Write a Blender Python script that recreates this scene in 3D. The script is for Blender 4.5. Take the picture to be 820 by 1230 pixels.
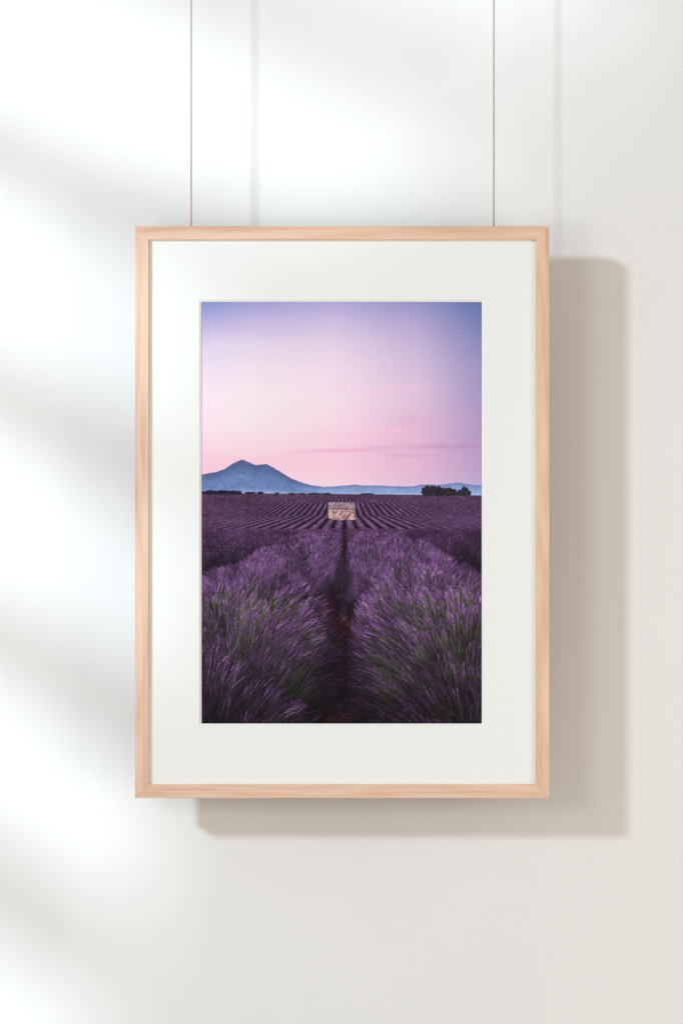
import bpy, bmesh, math
import numpy as np
from mathutils import Vector

for o in list(bpy.data.objects): bpy.data.objects.remove(o)
S = bpy.context.scene
C = S.collection

# ---------------------------------------------------------------- camera
# x to the right, z up, the wall is the plane y = 0 and the room is at y < 0. One unit = 1 m.
cam = bpy.data.cameras.new('camera'); cam_o = bpy.data.objects.new('camera', cam); C.objects.link(cam_o)
GF, GB = 0.107, 0.081                        # front and back of the frame, metres out from the wall
cam_o.location = (0, -(5.0+GF), 0); cam_o.rotation_euler = (math.radians(90), 0, 0)
cam.sensor_fit = 'VERTICAL'; cam.sensor_height = 36; cam.lens = 36*5.0/1.23
cam.clip_start = .05; cam.clip_end = 60
S.camera = cam_o

# ---------------------------------------------------------------- light: soft room light, one lamp outside the window up left, two soft fills
w = bpy.data.worlds.new('World'); S.world = w; w.use_nodes = True
bg = w.node_tree.nodes['Background']; bg.inputs[0].default_value = (1.0, .90, .775, 1); bg.inputs[1].default_value = .44

def aim(o, target):
    o.rotation_euler = (Vector(target)-o.location).to_track_quat('-Z', 'Y').to_euler()
def lamp(name, loc, size, energy, color, target=(0, 0, 0)):
    d = bpy.data.lights.new(name, 'AREA'); d.shape = 'DISK'; d.size = size; d.energy = energy; d.color = color
    o = bpy.data.objects.new(name, d); C.objects.link(o); o.location = loc; aim(o, target); return o
LB = Vector((-4.6, -5.2, 2.30))
SHEER = .44                                  # share of light the added sheer sheets let through
lamp('window_lamp', LB, .58, 246/SHEER, (.72, .88, 1.0))
lamp('fill_lamp', (-.80, -2.1, .05), .5, 6.0, (1.0, .97, .93))
lamp('bounce_lamp', (1.6, -1.75, -.5), 1.4, 14.0, (1.0, .885, .83))

vs = S.view_settings
vs.view_transform = 'Standard'; vs.look = 'None'; vs.gamma = 1; vs.exposure = 0; vs.use_curve_mapping = False
S.render.engine = 'CYCLES'

# ---------------------------------------------------------------- helpers
def mat(name, rgb, rough=.6):
    m = bpy.data.materials.new(name); m.use_nodes = True
    b = m.node_tree.nodes['Principled BSDF']
    b.inputs['Base Color'].default_value = (*rgb, 1); b.inputs['Roughness'].default_value = rough
    b.inputs['Specular IOR Level'].default_value = .25
    return m, m.node_tree.nodes, m.node_tree.links, b
def ramp(n, stops):
    r = n.new('ShaderNodeValToRGB'); e = r.color_ramp.elements
    while len(e) < len(stops): e.new(.5)
    for q, (p, c) in zip(e, stops): q.position = p; q.color = (*c, 1)
    return r
def obj(name, bm, m, parent=None, smooth=False):
    me = bpy.data.meshes.new(name); bmesh.ops.recalc_face_normals(bm, faces=bm.faces); bm.to_mesh(me); bm.free()
    if smooth:
        for p in me.polygons: p.use_smooth = True
    o = bpy.data.objects.new(name, me); C.objects.link(o); me.materials.append(m); o.parent = parent
    return o
def box(bm, x0, x1, y0, y1, z0, z1):
    v = [bm.verts.new((x, y, z)) for x in (x0, x1) for y in (y0, y1) for z in (z0, z1)]
    for f in ((0,1,3,2),(4,6,7,5),(0,4,5,1),(2,3,7,6),(0,2,6,4),(1,5,7,3)): bm.faces.new([v[i] for i in f])
    return bm
def bevel(bm, w, seg=2):
    bmesh.ops.bevel(bm, geom=list(bm.edges), offset=w, segments=seg, profile=.5, affect='EDGES'); return bm
PXc, PYc = 410.0, 615.0                      # one pixel of the photograph is 1 mm at the frame's front
def wx(px): return (px-PXc)/1000
def wz(py): return (PYc-py)/1000

# ---------------------------------------------------------------- materials
wall_m, n, l, b = mat('wall_paint', (.83, .82, .80), .75)
tc = n.new('ShaderNodeTexCoord'); ns = n.new('ShaderNodeTexNoise'); ns.inputs['Scale'].default_value = 3.0; ns.inputs['Detail'].default_value = 5
r = ramp(n, [(.3, (.805, .80, .788)), (.7, (.832, .828, .816))])
l.new(tc.outputs['Object'], ns.inputs['Vector']); l.new(ns.outputs['Fac'], r.inputs[0]); l.new(r.outputs[0], b.inputs['Base Color'])
n2 = n.new('ShaderNodeTexNoise'); n2.inputs['Scale'].default_value = 260; n2.inputs['Detail'].default_value = 3
n3 = n.new('ShaderNodeTexNoise'); n3.inputs['Scale'].default_value = 22; n3.inputs['Detail'].default_value = 3
ma = n.new('ShaderNodeMath'); ma.operation = 'MULTIPLY_ADD'; ma.inputs[1].default_value = .35
bp = n.new('ShaderNodeBump'); bp.inputs['Strength'].default_value = .055; bp.inputs['Distance'].default_value = .003
l.new(tc.outputs['Object'], n2.inputs['Vector']); l.new(tc.outputs['Object'], n3.inputs['Vector'])
l.new(n2.outputs['Fac'], ma.inputs[0]); l.new(n3.outputs['Fac'], ma.inputs[2]); l.new(ma.outputs[0], bp.inputs['Height']); l.new(bp.outputs[0], b.inputs['Normal'])

# pale wood, grain along the local X axis of each rail
wood_m, n, l, b = mat('pale_wood', (.74, .5, .36), .55)
tc = n.new('ShaderNodeTexCoord'); oi = n.new('ShaderNodeObjectInfo')
mul = n.new('ShaderNodeVectorMath'); mul.operation = 'SCALE'; mul.inputs[0].default_value = (7.3, 3.1, 5.7)
add = n.new('ShaderNodeVectorMath'); add.operation = 'ADD'
l.new(oi.outputs['Random'], mul.inputs['Scale']); l.new(tc.outputs['Object'], add.inputs[0]); l.new(mul.outputs[0], add.inputs[1])
mp = n.new('ShaderNodeMapping'); mp.inputs['Scale'].default_value = (5, 150, 150); l.new(add.outputs[0], mp.inputs[0])
g1 = n.new('ShaderNodeTexNoise'); g1.inputs['Scale'].default_value = 1; g1.inputs['Detail'].default_value = 4; g1.inputs['Distortion'].default_value = .8; l.new(mp.outputs[0], g1.inputs['Vector'])
mp2 = n.new('ShaderNodeMapping'); mp2.inputs['Scale'].default_value = (22, 800, 800); l.new(add.outputs[0], mp2.inputs[0])
g2 = n.new('ShaderNodeTexNoise'); g2.inputs['Scale'].default_value = 1; g2.inputs['Detail'].default_value = 2; l.new(mp2.outputs[0], g2.inputs['Vector'])
mp3 = n.new('ShaderNodeMapping'); mp3.inputs['Scale'].default_value = (3.5, 40, 40); l.new(add.outputs[0], mp3.inputs[0])
g3 = n.new('ShaderNodeTexNoise'); g3.inputs['Scale'].default_value = 1; g3.inputs['Detail'].default_value = 1; l.new(mp3.outputs[0], g3.inputs['Vector'])
ring = n.new('ShaderNodeMath'); ring.operation = 'MULTIPLY'; ring.inputs[1].default_value = 30; l.new(g3.outputs['Fac'], ring.inputs[0])
sn = n.new('ShaderNodeMath'); sn.operation = 'SINE'; l.new(ring.outputs[0], sn.inputs[0])
mx1 = n.new('ShaderNodeMath'); mx1.operation = 'MULTIPLY_ADD'; mx1.inputs[1].default_value = .085; l.new(sn.outputs[0], mx1.inputs[0]); l.new(g1.outputs['Fac'], mx1.inputs[2])
mx2 = n.new('ShaderNodeMath'); mx2.operation = 'MULTIPLY_ADD'; mx2.inputs[1].default_value = .42; l.new(g2.outputs['Fac'], mx2.inputs[0]); l.new(mx1.outputs[0], mx2.inputs[2])
r = ramp(n, [(.42, (.64, .40, .272)), (.65, (.74, .50, .36)), (.88, (.81, .58, .435))]); l.new(mx2.outputs[0], r.inputs[0]); l.new(r.outputs[0], b.inputs['Base Color'])
bp = n.new('ShaderNodeBump'); bp.inputs['Strength'].default_value = .12; bp.inputs['Distance'].default_value = .0006; l.new(g2.outputs['Fac'], bp.inputs['Height']); l.new(bp.outputs[0], b.inputs['Normal'])

board_m, n, l, b = mat('mat_board_paper', (.855, .867, .852), .8)
tc = n.new('ShaderNodeTexCoord'); ns = n.new('ShaderNodeTexNoise'); ns.inputs['Scale'].default_value = 900; l.new(tc.outputs['Object'], ns.inputs['Vector'])
bp = n.new('ShaderNodeBump'); bp.inputs['Strength'].default_value = .08; bp.inputs['Distance'].default_value = .0004; l.new(ns.outputs['Fac'], bp.inputs['Height']); l.new(bp.outputs[0], b.inputs['Normal'])
core_m, n, l, b = mat('mat_core', (.90, .90, .885), .8)
tc = n.new('ShaderNodeTexCoord'); ns = n.new('ShaderNodeTexNoise'); ns.inputs['Scale'].default_value = 500; l.new(tc.outputs['Object'], ns.inputs['Vector'])
r = ramp(n, [(.3, (.91, .91, .89)), (.7, (.94, .94, .925))]); l.new(ns.outputs['Fac'], r.inputs[0]); l.new(r.outputs[0], b.inputs['Base Color'])
back_m, n, l, b = mat('fibre_board', (.42, .30, .20), .85)
tc = n.new('ShaderNodeTexCoord'); ns = n.new('ShaderNodeTexNoise'); ns.inputs['Scale'].default_value = 300; ns.inputs['Detail'].default_value = 6; l.new(tc.outputs['Object'], ns.inputs['Vector'])
r = ramp(n, [(.3, (.38, .27, .18)), (.7, (.47, .34, .23))]); l.new(ns.outputs['Fac'], r.inputs[0]); l.new(r.outputs[0], b.inputs['Base Color'])
wire_m, n, l, b = mat('wire_steel', (.52, .475, .42), .5)
tc = n.new('ShaderNodeTexCoord'); wv = n.new('ShaderNodeTexWave'); wv.wave_type = 'BANDS'; wv.bands_direction = 'DIAGONAL'; wv.inputs['Scale'].default_value = 220; l.new(tc.outputs['Object'], wv.inputs['Vector'])
r = ramp(n, [(.2, (.46, .42, .37)), (.8, (.58, .53, .47))]); l.new(wv.outputs['Fac'], r.inputs[0]); l.new(r.outputs[0], b.inputs['Base Color'])
paint_m, n, l, b = mat('window_paint', (.80, .79, .77), .5)
sheer_m, n, l, b = mat('light_mask_sheer', (.85, .84, .82), .9)  # part-transparent stuff of the sheets added to dim the lamp
tr = n.new('ShaderNodeBsdfTransparent'); mxs = n.new('ShaderNodeMixShader'); mxs.inputs[0].default_value = SHEER
l.new(b.outputs[0], mxs.inputs[1]); l.new(tr.outputs[0], mxs.inputs[2]); l.new(mxs.outputs[0], n['Material Output'].inputs[0])
print_m, n, l, b = mat('photo_paper', (.5, .5, .5), .6); b.inputs['Specular IOR Level'].default_value = .08
ca = n.new('ShaderNodeVertexColor'); ca.layer_name = 'ink'; l.new(ca.outputs['Color'], b.inputs['Base Color'])

# ---------------------------------------------------------------- the setting
wall = obj('wall', box(bmesh.new(), -2.4, 2.4, 0, .12, -2.0, 2.0), wall_m); wall['kind'] = 'structure'
# unseen window at the left; sheer sheets added in it shape the wall's streaks
WX = -1.10
win = bpy.data.objects.new('side_window', None); C.objects.link(win); win.location = (WX, -1.7, -.6); win['kind'] = 'structure'
def at_window(x, z):                         # point on the window plane of the light that reaches (x, z) on the wall
    f = (x-WX)/(x-LB.x); return LB.y*f, z+(LB.z-z)*f

# ---------------------------------------------------------------- the printed picture (flat print, painted procedurally)
PX0, PX1, PY0, PY1 = 242.0, 578.5, 362.5, 869.5      # the print's own millimetre grid
SS = 3                                               # paint cells per millimetre
def paint_print():
    rng = np.random.default_rng(11)
    W, H = int((PX1-PX0)*SS), int((PY1-PY0)*SS)
    X, Y = np.meshgrid(PX0+(np.arange(W)+.5)/SS, PY0+(np.arange(H)+.5)/SS)
    def lin(c):
        c = np.asarray(c, float)/255
        return np.where(c <= .04045, c/12.92, ((c+.055)/1.055)**2.4)
    def noise(sx, sy, seed):                          # smooth value noise in -1..1, cell size in mm
        r = np.random.default_rng(seed)
        gx, gy = int((PX1-PX0)/sx)+3, int((PY1-PY0)/sy)+3
        g = r.uniform(-1, 1, (gy, gx))
        fx, fy = (X-PX0)/sx, (Y-PY0)/sy
        ix, iy = fx.astype(int), fy.astype(int)
        tx, ty = fx-ix, fy-iy
        tx, ty = tx*tx*(3-2*tx), ty*ty*(3-2*ty)
        return (g[iy, ix]*(1-tx)+g[iy, ix+1]*tx)*(1-ty)+(g[iy+1, ix]*(1-tx)+g[iy+1, ix+1]*tx)*ty
    def sstep(a, b, x):
        t = np.clip((x-a)/(b-a), 0, 1); return t*t*(3-2*t)
    def mix(a, b, t): return a+(b-a)*t[..., None]
    # sky: colour control grid, rows by height, five columns
    ys = [363, 385, 410, 440, 475, 510, 540, 562, 585, 600]
    xs = [242, 300, 400, 500, 579]
    g = np.array([[(126,140,198),(156,156,209),(176,168,216),(148,146,198),(98,114,172)],
                  [(172,166,212),(192,180,220),(203,188,226),(176,164,210),(116,124,180)],
                  [(205,190,222),(218,202,229),(225,206,231),(196,178,216),(136,136,188)],
                  [(226,210,230),(238,222,236),(238,218,236),(212,190,222),(154,146,194)],
                  [(240,222,234),(246,230,239),(244,222,236),(222,194,222),(166,150,198)],
                  [(244,219,231),(249,226,236),(246,216,231),(226,188,217),(174,152,198)],
                  [(246,208,224),(250,213,228),(246,206,225),(228,181,212),(182,153,198)],
                  [(244,198,217),(250,205,223),(246,203,223),(226,182,212),(186,158,202)],
                  [(240,200,220),(249,212,227),(246,212,228),(224,192,218),(190,168,208)],
                  [(240,205,222),(246,215,228),(243,213,228),(220,194,218),(188,168,208)]], float)
    cols = np.stack([np.stack([np.interp(Y[:, 0], ys, g[:, j, k]) for k in range(3)], -1) for j in range(5)], 1)  # H,5,3
    img = np.zeros((H, W, 3))
    fx = np.interp(X[0], xs, np.arange(5)); j0 = np.minimum(fx.astype(int), 3); t = fx-j0; t = .8*t+.2*t*t*(3-2*t)
    img = cols[:, j0]*(1-t)[None, :, None]+cols[:, j0+1]*t[None, :, None]
    n1 = noise(60, 9, 1)*.5+noise(25, 5, 2)*.3
    def cloud(cx, cy, rx, ry, slope, col, a):
        nonlocal img
        yy = Y-(cy+slope*(X-cx)+n1*1.6)
        m = np.exp(-(yy/ry)**2)*np.exp(-((X-cx)/rx)**4)
        m = m*np.clip(.75+.5*noise(20, 3, int(cx+cy)), 0, 1)
        img = mix(img, np.array(col, float), np.clip(m*a, 0, 1))
    cloud(455, 466, 70, 4, -.03, (248,200,226), .4); cloud(430, 520, 60, 4, -.04, (252,196,220), .5)
    cloud(480, 538, 110, 3.0, -.035, (206,160,204), .5); cloud(400, 541, 60, 2.2, -.05, (248,178,206), .5)
    cloud(550, 536.5, 45, 2.4, -.02, (176,140,190), .5)
    cloud(490, 547, 32, 1.6, .0, (200,158,202), .5); cloud(320, 551, 70, 4, 0, (252,190,212), .4)
    cloud(520, 505, 50, 8, -.02, (214,168,208), .35); cloud(300, 420, 80, 14, .05, (240,222,238), .3)
    # mountains
    mx = [240,262,267,272,276,280,285,291,295,298,302,306,310,315,320,325,330,340,346,353,362,370,380,388,400,406,415,423,429,435,445,456,470,485,493,500,507,515,522,530,538,548,556,565,579]
    my = [570.4,566.6,564.6,562,559.4,556.4,554,552,553.2,554.9,556.3,558.2,558.5,557.6,557.2,559.6,562.6,568.6,572.6,576,579.4,581.8,583.6,584.6,584.2,583.4,583,582,582.2,583.2,583,583,583.6,584.2,584,583,582,581.8,582.2,582,581,579.4,580.4,582,583.4]
    ridge = np.interp(X[0], mx, my)+(noise(3, 500, 5)[0]*.35)
    d = Y-ridge[None]
    left = 1-sstep(345, 400, X)
    tt = np.clip((Y-ridge)/(594-ridge), 0, 1)
    mt = mix(np.array([84,99,146.]), np.array([104,130,182.]), sstep(0, .55, tt)); mt = mix(mt, np.array([152,170,214.]), sstep(.72, 1, tt))
    mr = mix(np.array([118,134,186.]), np.array([140,162,212.]), sstep(0, .6, tt)); mr = mix(mr, np.array([166,180,220.]), sstep(.7, 1, tt))
    mc = mr*(1-left[..., None])+mt*left[..., None]
    scree = np.clip(noise(3.2, 2.0, 7)+.5*noise(7, 3, 8)-.35, 0, 1)*left*sstep(5, 10, d)*(1-sstep(20, 30, d))*np.exp(-((X-290)/28)**2)
    mc = mix(mc, np.array([168,178,214.]), np.clip(scree*.8, 0, 1))
    mc = mc*(1+.05*noise(4, 3, 9)+.035*noise(1.5, 1.5, 10))[..., None]
    img = mix(img, mc, np.clip(d*1.5+.5, 0, 1))
    # far field with rows
    hor = 592.0+np.interp(X, [242, 410, 578], [0, 1.0, 2.6])
    fine = noise(1.2, .9, 20); fine2 = noise(2.6, 1.2, 21); broad = noise(30, 6, 22)
    def rows(yv, k, xv=413.2, sharp=1.0):
        u = (X-xv)/(np.maximum(Y-yv, 1)*k)
        return np.clip(.5-.5*np.cos(2*np.pi*u)*1.0, 0, 1)**sharp, np.abs(u)
    light, dark = np.array([110,84,120.]), np.array([34,15,38.])
    fld = np.zeros_like(img)+np.array([82,57,86.])
    a, ua = rows(573, .165); am = np.exp(-(ua/14)**4)
    A = mix(dark+16, light-8, a); fld = mix(fld, A, .75*am)
    b0 = 603.5+.6*noise(20, 90, 24)+np.abs(X-410)*.004
    b, ub = rows(563, .145, sharp=.9); bm = np.exp(-(ub/17)**6)
    B = mix(dark, light-2, b); fb = mix(np.zeros_like(img)+np.array([80,54,86.]), B, .85*bm)
    fld = mix(fld, fb, sstep(-.6, .8, Y-b0))
    c0 = 620.5+.8*noise(24, 90, 25)-np.abs(X-410)*.012
    c, uc = rows(600, .43, sharp=.6); cm = np.where(X > 500, .45, 1)*np.exp(-(uc/16)**6)
    C = mix(dark-12, light+2, c); fc = mix(np.zeros_like(img)+np.array([84,58,94.]), C, .92*cm)
    fld = mix(fld, fc, sstep(-.6, .8, Y-c0))
    fld *= (1+.20*fine+.16*fine2+.08*broad)[..., None]
    img = mix(img, fld, np.clip((Y-hor)*2, 0, 1))
    # dark bushes along the horizon and the group of trees
    def blob(cx, cy, rx, ry, col, s=.8, seed=0):
        nonlocal img
        q = ((X-cx)/rx)**2+((Y-cy)/ry)**2+.35*noise(1.4, 1.4, 40+seed)
        img = mix(img, np.array(col, float)*(1+.25*fine[..., None]), np.clip((1-q)*3*s, 0, 1))
    for i, (cx, w, h) in enumerate([(246,5,2),(254,7,3.2),(260,5,2.6),(266,5,3.2),(272,6,3),(281,6,3),(287,5,2.8),(299,6,1.6),(304,4,1.4),(313,4.5,1.8),(333,3,1.1),(350,5,.9),(362,6,.9),(378,9,1),(392,5,1),(441,9,.9)]):
        blob(cx, hor[0, 0]+.2-h*.3+(cx-242)*.006, w, h, (38,28,48), .9, i)
    for i, (cx, cy, rx, ry) in enumerate([(509,590,4.2,5.5),(512.5,588.5,4,6.3),(516.5,589,4.5,6.6),(521,589,4.5,6.5),(525.5,589.2,4.5,6),(530,590,4.5,5.2),(535,590,5,4.9),(540,590,4.4,5),(513,592,8,4),(526,592,10,4),(537,592,8,4),(544,591,3.6,4.2),(547.5,593,3.2,2.2),(556,592,7,3.6),(551,591.5,3.4,4.4),(556,589.5,3.8,6),(559,590,3.2,5.6),(562,592,3,4)]):
        blob(cx, cy, rx, ry, (42,36,48), 1, 60+i)
    glint = ((noise(.9, .9, 90) > .55) & (np.abs(X-534) < 30) & (Y > 584) & (Y < 594) & (img.sum(-1) < 190))
    img[glint] += np.array([34, 30, 26.])
    # stone hut
    def quad(x0, x1t, x1b, y0, y1, col, amp, seed, skew=0):
        nonlocal img
        f = (Y-y0)/(y1-y0)
        m = (X > x0-skew*f) & (X < x1t+(x1b-x1t)*f) & (Y > y0) & (Y < y1)
        st = noise(2.2, 1.5, seed)*.65+noise(1.0, .8, seed+1)*.5
        cc = np.array(col, float)*(1+amp*st[..., None])
        img = np.where(m[..., None], cc, img)
    quad(394.2, 399, 399, 603.5, 622.5, (204,172,168), .14, 100)
    quad(398.5, 426.2, 426.2, 611, 624.2, (176,142,142), .6, 102)
    quad(396, 424.6, 426.6, 603, 611.4, (156,128,144), .34, 104, 2.4)
    m = (X > 394.5) & (X < 426.5) & (Y > 610.8) & (Y < 611.9); img[m] *= .5
    # foreground lavender: rounded bushes painted from the far ones to the near ones
    def cx_path(y): return np.interp(y, [630, 660, 720, 790, 870], [413.3, 413, 411, 407, 403])
    def fade(x, y):                                    # the print's own darker corners, bottom and furrow
        v = np.interp(y, [632, 650, 690, 725, 760, 800, 840, 870], [.88, .94, .96, .89, .77, .62, .48, .37])
        e = np.minimum(x-242, 578-x); v = v*(.84+.16*sstep(0, 60, e))
        half = np.interp(y, [632, 660, 700, 760, 870], [2.5, 6, 12, 20, 34])
        return v*(.50+.50*sstep(half*.1, half*1.5, np.abs(x-cx_path(y))))
    top = 635.0+.8*noise(9, 99, 30)[0]+.5*noise(2.5, 99, 31)[0]
    m = Y > top[None]
    base = mix(np.array([84,56,90.]), np.array([58,27,46.]), sstep(640, 662, Y))*np.clip(fade(X, Y), .15, 1)[..., None]*(1+.3*fine[..., None]+.2*fine2[..., None])+np.array([10,3,7.])
    img = np.where(m[..., None], base, img)
    soil = np.exp(-((X-cx_path(Y))/np.interp(Y, [640, 720, 870], [3, 7, 24]))**2)*sstep(670, 700, Y)*np.clip(.3+noise(4, 3, 33)+noise(1.5, 1.2, 34), 0, 1)
    img = mix(img, np.array([74,30,38.]), np.clip(soil*.6, 0, 1))
    ci = lambda x, y: (np.clip(((y-PY0)*SS).astype(int), 0, H-1), np.clip(((x-PX0)*SS).astype(int), 0, W-1))
    clump = (.8*noise(20, 16, 50)+.8*noise(8, 7, 51))
    green = noise(26, 18, 52)+.6*noise(9, 9, 53)
    def bush(cx, cy, n, depth, sc0, sc1, xc, w, lean1, lvl, deep, grn, seed, fl0):
        g_ = np.random.default_rng(seed)
        crest = lambda x: np.interp(x, cx, cy, left=cy[0] if cx[0] < 242 else 999, right=cy[-1] if cx[-1] > 579 else 999)
        # shaded body under the crest
        rag_off = noise(14, 14, seed+400)
        rag = crest(X[0])+6*sc1+1.5*sc1*noise(3, 99, seed+200)[0]
        d_ = Y-rag[None]
        body = np.array([66,42,68.])*(fade(X, Y)*(lvl*(1-deep*sstep(0, depth*.8, d_))))[..., None]*(1+.25*fine+.16*fine2)[..., None]+np.array([8,3,7.])
        img[:] = mix(img, body, np.clip(d_/max(3.0, 22*sc1), 0, 1)*(.85*(1-sstep(depth*1.0, depth*1.4, d_))))
        x = g_.uniform(min(cx)-8, max(cx)+8, n); dd = g_.uniform(0, 1, n)**1.05*depth
        ty = crest(x)+dd+g_.normal(0, 1, n)*7*np.interp(dd, [0, depth], [sc0, sc1])+rag_off[ci(x, crest(x))]*12*sc1
        ok = (ty < 905) & (ty > 630); x, dd, ty = x[ok], dd[ok], ty[ok]
        o_ = np.argsort(ty); x, dd, ty = x[o_], dd[o_], ty[o_]; n = len(x)
        sc = np.interp(ty, [cyi for cyi in (min(cy), min(cy)+depth)], [sc0, sc1])
        L = sc*g_.uniform(22, 50, n)
        lean = np.clip((x-xc)/w, -1.25, 1.25)*lean1+g_.normal(0, .15, n)
        curl = g_.normal(0, .12, n)+lean*g_.uniform(.0, .55, n)
        bx, by = x-np.sin(lean)*L, ty+np.cos(lean)*L
        hue, kind = g_.uniform(0, 1, n), g_.uniform(0, 1, n)
        rnd = np.exp(g_.normal(0, 1, n)*(.10+.26*min(1, sc1)))
        br = fade(np.clip(x, 243, 577), ty)*lvl*(1-deep*sstep(0, depth, dd))*(1+.30*clump[ci(x, ty)])*rnd
        br = np.where(br > 1.0, 1+(br-1)*.4, br)
        gz = np.clip(grn*(.7+.8*green[ci(x, ty)]), 0, 1)
        flo = fl0+g_.uniform(-.1, .12, n)+.12*gz
        c_st = np.array([86,70,82.])*(1-gz[:, None])+np.array([110,122,82.])*gz[:, None]
        c_fl = np.array([112,70,112.])*(1-hue[:, None])+np.array([94,66,124.])*hue[:, None]
        c_fl = np.where((kind < .2*min(1, sc1*1.6))[:, None], np.array([134,106,134.]), c_fl)
        K = int(14+44*min(1, sc1)); tt = np.linspace(0, 1, K)
        px = bx[:, None]+(np.sin(lean)[:, None]*tt+curl[:, None]*(tt**2-tt)*.6)*L[:, None]
        py = by[:, None]-np.cos(lean)[:, None]*tt*L[:, None]
        isf = tt[None] > flo[:, None]
        bead = .86+.26*(np.sin(tt[None]*L[:, None]*2.4+hue[:, None]*9) > 0)*isf*min(1, sc1*1.6)
        col = np.where(isf[..., None], c_fl[:, None], c_st[:, None]*(.50+.62*tt)[None, :, None])*(br[:, None]*bead)[..., None]
        wid = np.where(isf, 1.3, .62)*np.clip(sc*1.35, .30, 1.25)[:, None]
        # stems that curve away keep clear of the far rows
        sub = (py > top[np.clip(((px-PX0)*SS).astype(int), 0, W-1)]-1.2) & (py < PY1) & (py > PY0)
        for o in ((.5, .3, .1, -.1, -.3, -.5) if sc1 > .3 else (.3, -.3)):
            q = px+o*wid; ok = sub & (q > PX0) & (q < PX1)
            img[ci(q[ok], py[ok])] = (col*(1-.45*o))[ok]
    #     crest x, crest y                                                                     n   depth  sc0  sc1  xc   w   lean lvl  deep grn seed flowers-from
    bush((236,300,345,380,405), (636,634,635,637,656),                                        5600, 54, .06, .19, 290, 90, .25, .92, .48, .06, 301, .35)
    bush((432,470,520,585), (652,637,634,636),                                                5200, 50, .06, .19, 540, 90, .25, .92, .44, .05, 302, .35)
    bush((236,270,310,345,380,405,411,413.5,416), (692,678,660,645,637,637,646,680,905),      7500, 68, .07, .40, 330, 90, .60, .98, .28, .30, 303, .40)
    bush((411,413,416,430,450,480,510,545,585), (905,680,648,638,635,640,652,667,690),        7500, 68, .07, .38, 465, 90, .55, .98, .26, .20, 304, .40)
    bush((330,360,385,400,412,420), (690,700,714,736,780,910),                                3000, 170, .34, .80, 300, 75, .85, .84, .30, .30, 310, .50)
    bush((414,417,424,445,475,515,555,585), (905,770,722,690,676,674,684,696),                3800, 76, .22, .56, 515, 95, .70, 1.0, .22, .40, 305, .48)
    bush((236,275,315,350,380,398,410,417), (708,694,696,710,736,770,818,910),                3800, 105, .40, .84, 272, 95, .80, .98, .26, .85, 306, .60)
    bush((406,418,432,450,480,520,585), (905,800,756,730,714,706,708),                        3500, 115, .48, .88, 562, 100, .85, .98, .24, .80, 307, .60)
    bush((236,275,310,350,385,404), (772,780,804,834,858,905),                                2000, 100, .80, 1.0, 232, 110, .80, .90, .2, .36, 308, .54)
    bush((408,436,490,540,585), (910,866,832,812,806),                                        1400, 90, .85, 1.0, 590, 115, .85, .90, .2, .50, 309, .58)
    for sx, sy, r in ((412, 742, 7), (415, 748, 6), (408, 715, 5), (411, 862, 14), (398, 866, 10)):
        k = np.exp(-(((X-sx)/r)**2+((Y-sy)/(r*.6))**2))*np.clip(noise(1.6, .9, int(sx*3)), 0, 1)
        img = mix(img, np.array([140,68,64.]) if r < 8 else np.array([116,52,60.]), np.clip(k*.9, 0, 1))
    # tiny specks of bright blossom
    ns = 220
    sx, sy = rng.uniform(243, 577, ns), 665+rng.uniform(0, 1, ns)**1.1*195
    ok = np.abs(sx-cx_path(sy)) > 14
    fv = fade(sx, sy)
    for x, y, f in zip(sx[ok], sy[ok], fv[ok]):
        iy, ix = ci(np.array([x]), np.array([y])); iy, ix = iy[0], ix[0]
        img[iy:iy+2, ix:ix+2] = np.array([140,114,190.])*min(1, f+.08)
    # film grain, then down to half the cells
    img = np.clip(img*(1+rng.normal(0, .018, (H, W, 1))), 2, 253)
    F = 2
    h2, w2 = H//F, W//F
    out = lin(img[:h2*F, :w2*F]).reshape(h2, F, w2, F, 3).mean((1, 3))
    return out                                         # linear light, row 0 = top edge
INK = 1.03
# ---------------------------------------------------------------- the window's pieces and the light-shaping sheets added in it
def wpart(name, y0, y1, z0, z1, t=.022):
    bm = bevel(box(bmesh.new(), -t, t, y0-win.location.y, y1-win.location.y, z0-win.location.z, z1-win.location.z), .004)
    return obj(name, bm, paint_m, win)
# outline of the open part, in wall millimetres: swept edge and bands of the sheets added to shape the streaks
edge = [(860, -420), (800, -150), (720, 60), (620, 190), (450, 300), (320, 420), (285, 640), (265, 800), (205, 960), (150, 1120), (110, 1300), (80, 1700)]
epts = [at_window(wx(px), wz(py)) for px, py in edge]
def edge_y(z): return float(np.interp(z, [p[1] for p in epts][::-1], [p[0] for p in epts][::-1]))
def sheet(name, cols, rows_, fold):
    bm = bmesh.new(); prev = None
    for z, y0, y1 in rows_:
        cur = [bm.verts.new((fold*math.sin((y0+(y1-y0)*i/cols)*55), y0+(y1-y0)*i/cols-win.location.y, z-win.location.z)) for i in range(cols+1)]
        if prev:
            for i in range(cols): bm.faces.new((prev[i], prev[i+1], cur[i+1], cur[i]))
        prev = cur
    return obj(name, bm, sheer_m, win, True)
YN, YF = -.62, -3.3
zs = np.linspace(epts[0][1], epts[-1][1], 60)
sheet('light_mask', 90, [(z, edge_y(z), YF) for z in zs], .012)  # added out of view; its swept edge limits the bright patch
for py, hw in ((-400, .05), (-125, .040), (177, .040), (476, .042), (776, .047), (1082, .062), (1400, .075)):
    zc = at_window(-.41, wz(py))[1]
    sheet('light_mask_band', 8, [(zc+hw*q, YN, edge_y(zc+hw*q)+.001) for q in np.linspace(-1, 1, 7)], 0)  # strips added to dim the lamp into soft bands
wpart('head_rail', YF-.05, YN, epts[0][1], epts[0][1]+.06, .03)
wpart('sill', YF-.05, YN, epts[-1][1]-.05, epts[-1][1], .05)
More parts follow.
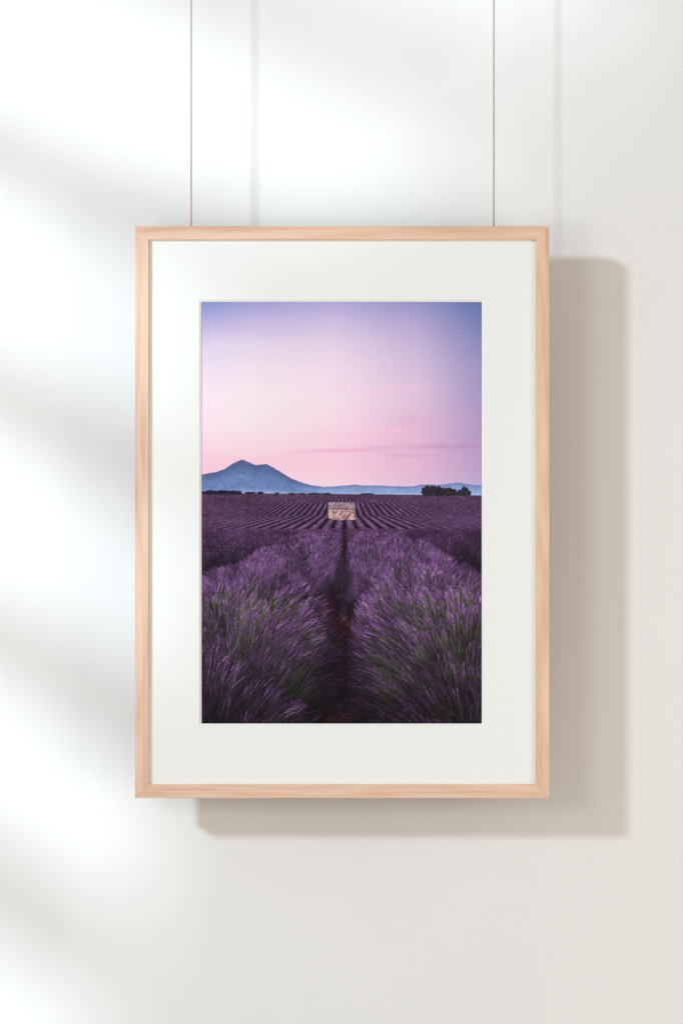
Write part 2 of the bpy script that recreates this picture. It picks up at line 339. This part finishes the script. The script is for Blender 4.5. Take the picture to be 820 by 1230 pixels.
wpart('jamb', YN, YN+.06, epts[-1][1]-.05, epts[0][1]+.06, .03); wpart('jamb', YF-.11, YF-.05, epts[-1][1]-.05, epts[0][1]+.06, .03)

# ---------------------------------------------------------------- the framed picture
FX0, FX1, FY0, FY1 = 162.3, 659.2, 271.5, 958.6      # outer edges in mm
RW = 16.2                                            # face width of the rails
pic = bpy.data.objects.new('framed_picture', None); C.objects.link(pic); pic.location = (0, -GB, wz(FY1))
pic['label'] = 'pale wood picture frame with white mat and lavender field print, hung before the wall'; pic['category'] = 'framed picture'
bx = wx(FX0); ex = wx(FX1); tz = wz(FY0); bz = wz(FY1); R = RW/1000
def rail(length, loc, rot):
    # a mitred rail along local X, outer edge at local z = 0, inner edge at z = -R, front at y = -(GF-GB)
    bm = bmesh.new(); d = GF-GB; h = length/2
    vs_ = []
    for y in (0, -d):
        vs_.append([bm.verts.new(p) for p in ((-h, y, 0), (h, y, 0), (h-R, y, -R), (-h+R, y, -R))])
    a, c = vs_
    bm.faces.new(a); bm.faces.new(c[::-1])
    for i in range(4): bm.faces.new((a[i], a[(i+1) % 4], c[(i+1) % 4], c[i]))
    bmesh.ops.recalc_face_normals(bm, faces=bm.faces); bevel(bm, .0003, 2)
    o = obj('rail', bm, wood_m, pic); o.location = loc; o.rotation_euler = (0, rot, 0)
    return o
cxm, czm = (bx+ex)/2, (tz+bz)/2; P = pic.location
rail(ex-bx, Vector((cxm, 0, tz-P.z)), 0)
rail(ex-bx, Vector((cxm, 0, bz-P.z)), math.pi)
rail(tz-bz, Vector((ex, 0, czm-P.z)), math.pi/2)
rail(tz-bz, Vector((bx, 0, czm-P.z)), -math.pi/2)
# mat board with a bevelled opening (front 5.5 mm behind the frame's front)
ym = -(GF-.0055)+GB; tm = .0026; yp = ym+tm
ox0, ox1, oz1, oz0 = wx(239.4), wx(581.1), wz(359.9), wz(872.2)          # front of the opening
ix0, ix1, iz1, iz0 = wx(PX0), wx(PX1), wz(PY0), wz(PY1)                  # back of the bevel
bm = bmesh.new(); e = .004
def ring4(x0, x1, z0, z1, y): return [bm.verts.new((x, y, z-P.z)) for x, z in ((x0, z0), (x1, z0), (x1, z1), (x0, z1))]
of_ = ring4(bx+e, ex-e, bz+e, tz-e, ym); if_ = ring4(ox0, ox1, oz0, oz1, ym)
ob_ = ring4(bx+e, ex-e, bz+e, tz-e, yp); ib_ = ring4(ox0, ox1, oz0, oz1, yp)
for i in range(4):
    j = (i+1) % 4
    bm.faces.new((of_[i], of_[j], if_[j], if_[i])); bm.faces.new((ob_[i], ob_[j], ib_[j], ib_[i]))
    bm.faces.new((of_[i], of_[j], ob_[j], ob_[i])); bm.faces.new((if_[i], if_[j], ib_[j], ib_[i]))
matb = obj('mat_board', bm, board_m, pic)
bm = bmesh.new(); q = .0002
f_ = ring4(ox0-q, ox1+q, oz0-q, oz1+q, ym-.0001); n_ = ring4(ix0, ix1, iz0, iz1, yp-.0001); k_ = ring4(ox0-q, ox1+q, oz0-q, oz1+q, yp-.0001)
for i in range(4):
    j = (i+1) % 4
    bm.faces.new((f_[i], f_[j], n_[j], n_[i])); bm.faces.new((n_[i], n_[j], k_[j], k_[i])); bm.faces.new((k_[i], k_[j], f_[j], f_[i]))
obj('bevelled_edge', bm, core_m, matb)
bk = obj('backing_board', box(bmesh.new(), bx+e, ex-e, -.017, -.001, bz+e-P.z, tz-e-P.z), back_m, pic)
# the print: a sheet of paper, its ink stored as a colour per point
ink = paint_print(); gh, gw = ink.shape[:2]
gx = np.linspace(ix0-.0004, ix1+.0004, gw); gz = np.linspace(iz1+.0004, iz0-.0004, gh)-P.z
co = np.empty((gh, gw, 3)); co[..., 0] = gx[None]; co[..., 1] = yp+.0006; co[..., 2] = gz[:, None]
idx = np.arange(gh*gw).reshape(gh, gw)
quads = np.stack([idx[1:, :-1], idx[1:, 1:], idx[:-1, 1:], idx[:-1, :-1]], -1).reshape(-1, 4)
me = bpy.data.meshes.new('print'); nq = len(quads)
me.vertices.add(gh*gw); me.vertices.foreach_set('co', co.ravel())
me.loops.add(nq*4); me.loops.foreach_set('vertex_index', quads.ravel().astype(np.int32))
me.polygons.add(nq); me.polygons.foreach_set('loop_start', (np.arange(nq)*4).astype(np.int32))
me.update(calc_edges=True)
at = me.color_attributes.new('ink', 'FLOAT_COLOR', 'POINT')
rgba = np.ones((gh*gw, 4), np.float32); rgba[:, :3] = np.clip(ink.reshape(-1, 3)*INK, 0, .93)
at.data.foreach_set('color', rgba.ravel())
me.materials.append(print_m)
pr = bpy.data.objects.new('print', me); C.objects.link(pr); pr.parent = pic
pr['label'] = 'printed photograph of purple lavender rows, stone hut and blue mountain at dusk'

# ---------------------------------------------------------------- the two hanging wires
def wire(px, label):
    bm = bmesh.new(); L = 1.45; r0 = .00092
    bmesh.ops.create_cone(bm, cap_ends=True, segments=12, radius1=r0, radius2=r0, depth=L)
    bmesh.ops.translate(bm, vec=(0, 0, L/2), verts=bm.verts)
    o = obj('hanging_wire', bm, wire_m, None, True); o.location = (wx(px), -.0865, tz-.006)
    o['label'] = label; o['category'] = 'wire'; o['group'] = 'wires holding up the framed picture'
wire(229.0, "thin taut wire rising from the frame's top rail, on its sunlit side")
wire(593.4, "thin taut wire rising from the top rail, on the side where the frame's shadow falls")
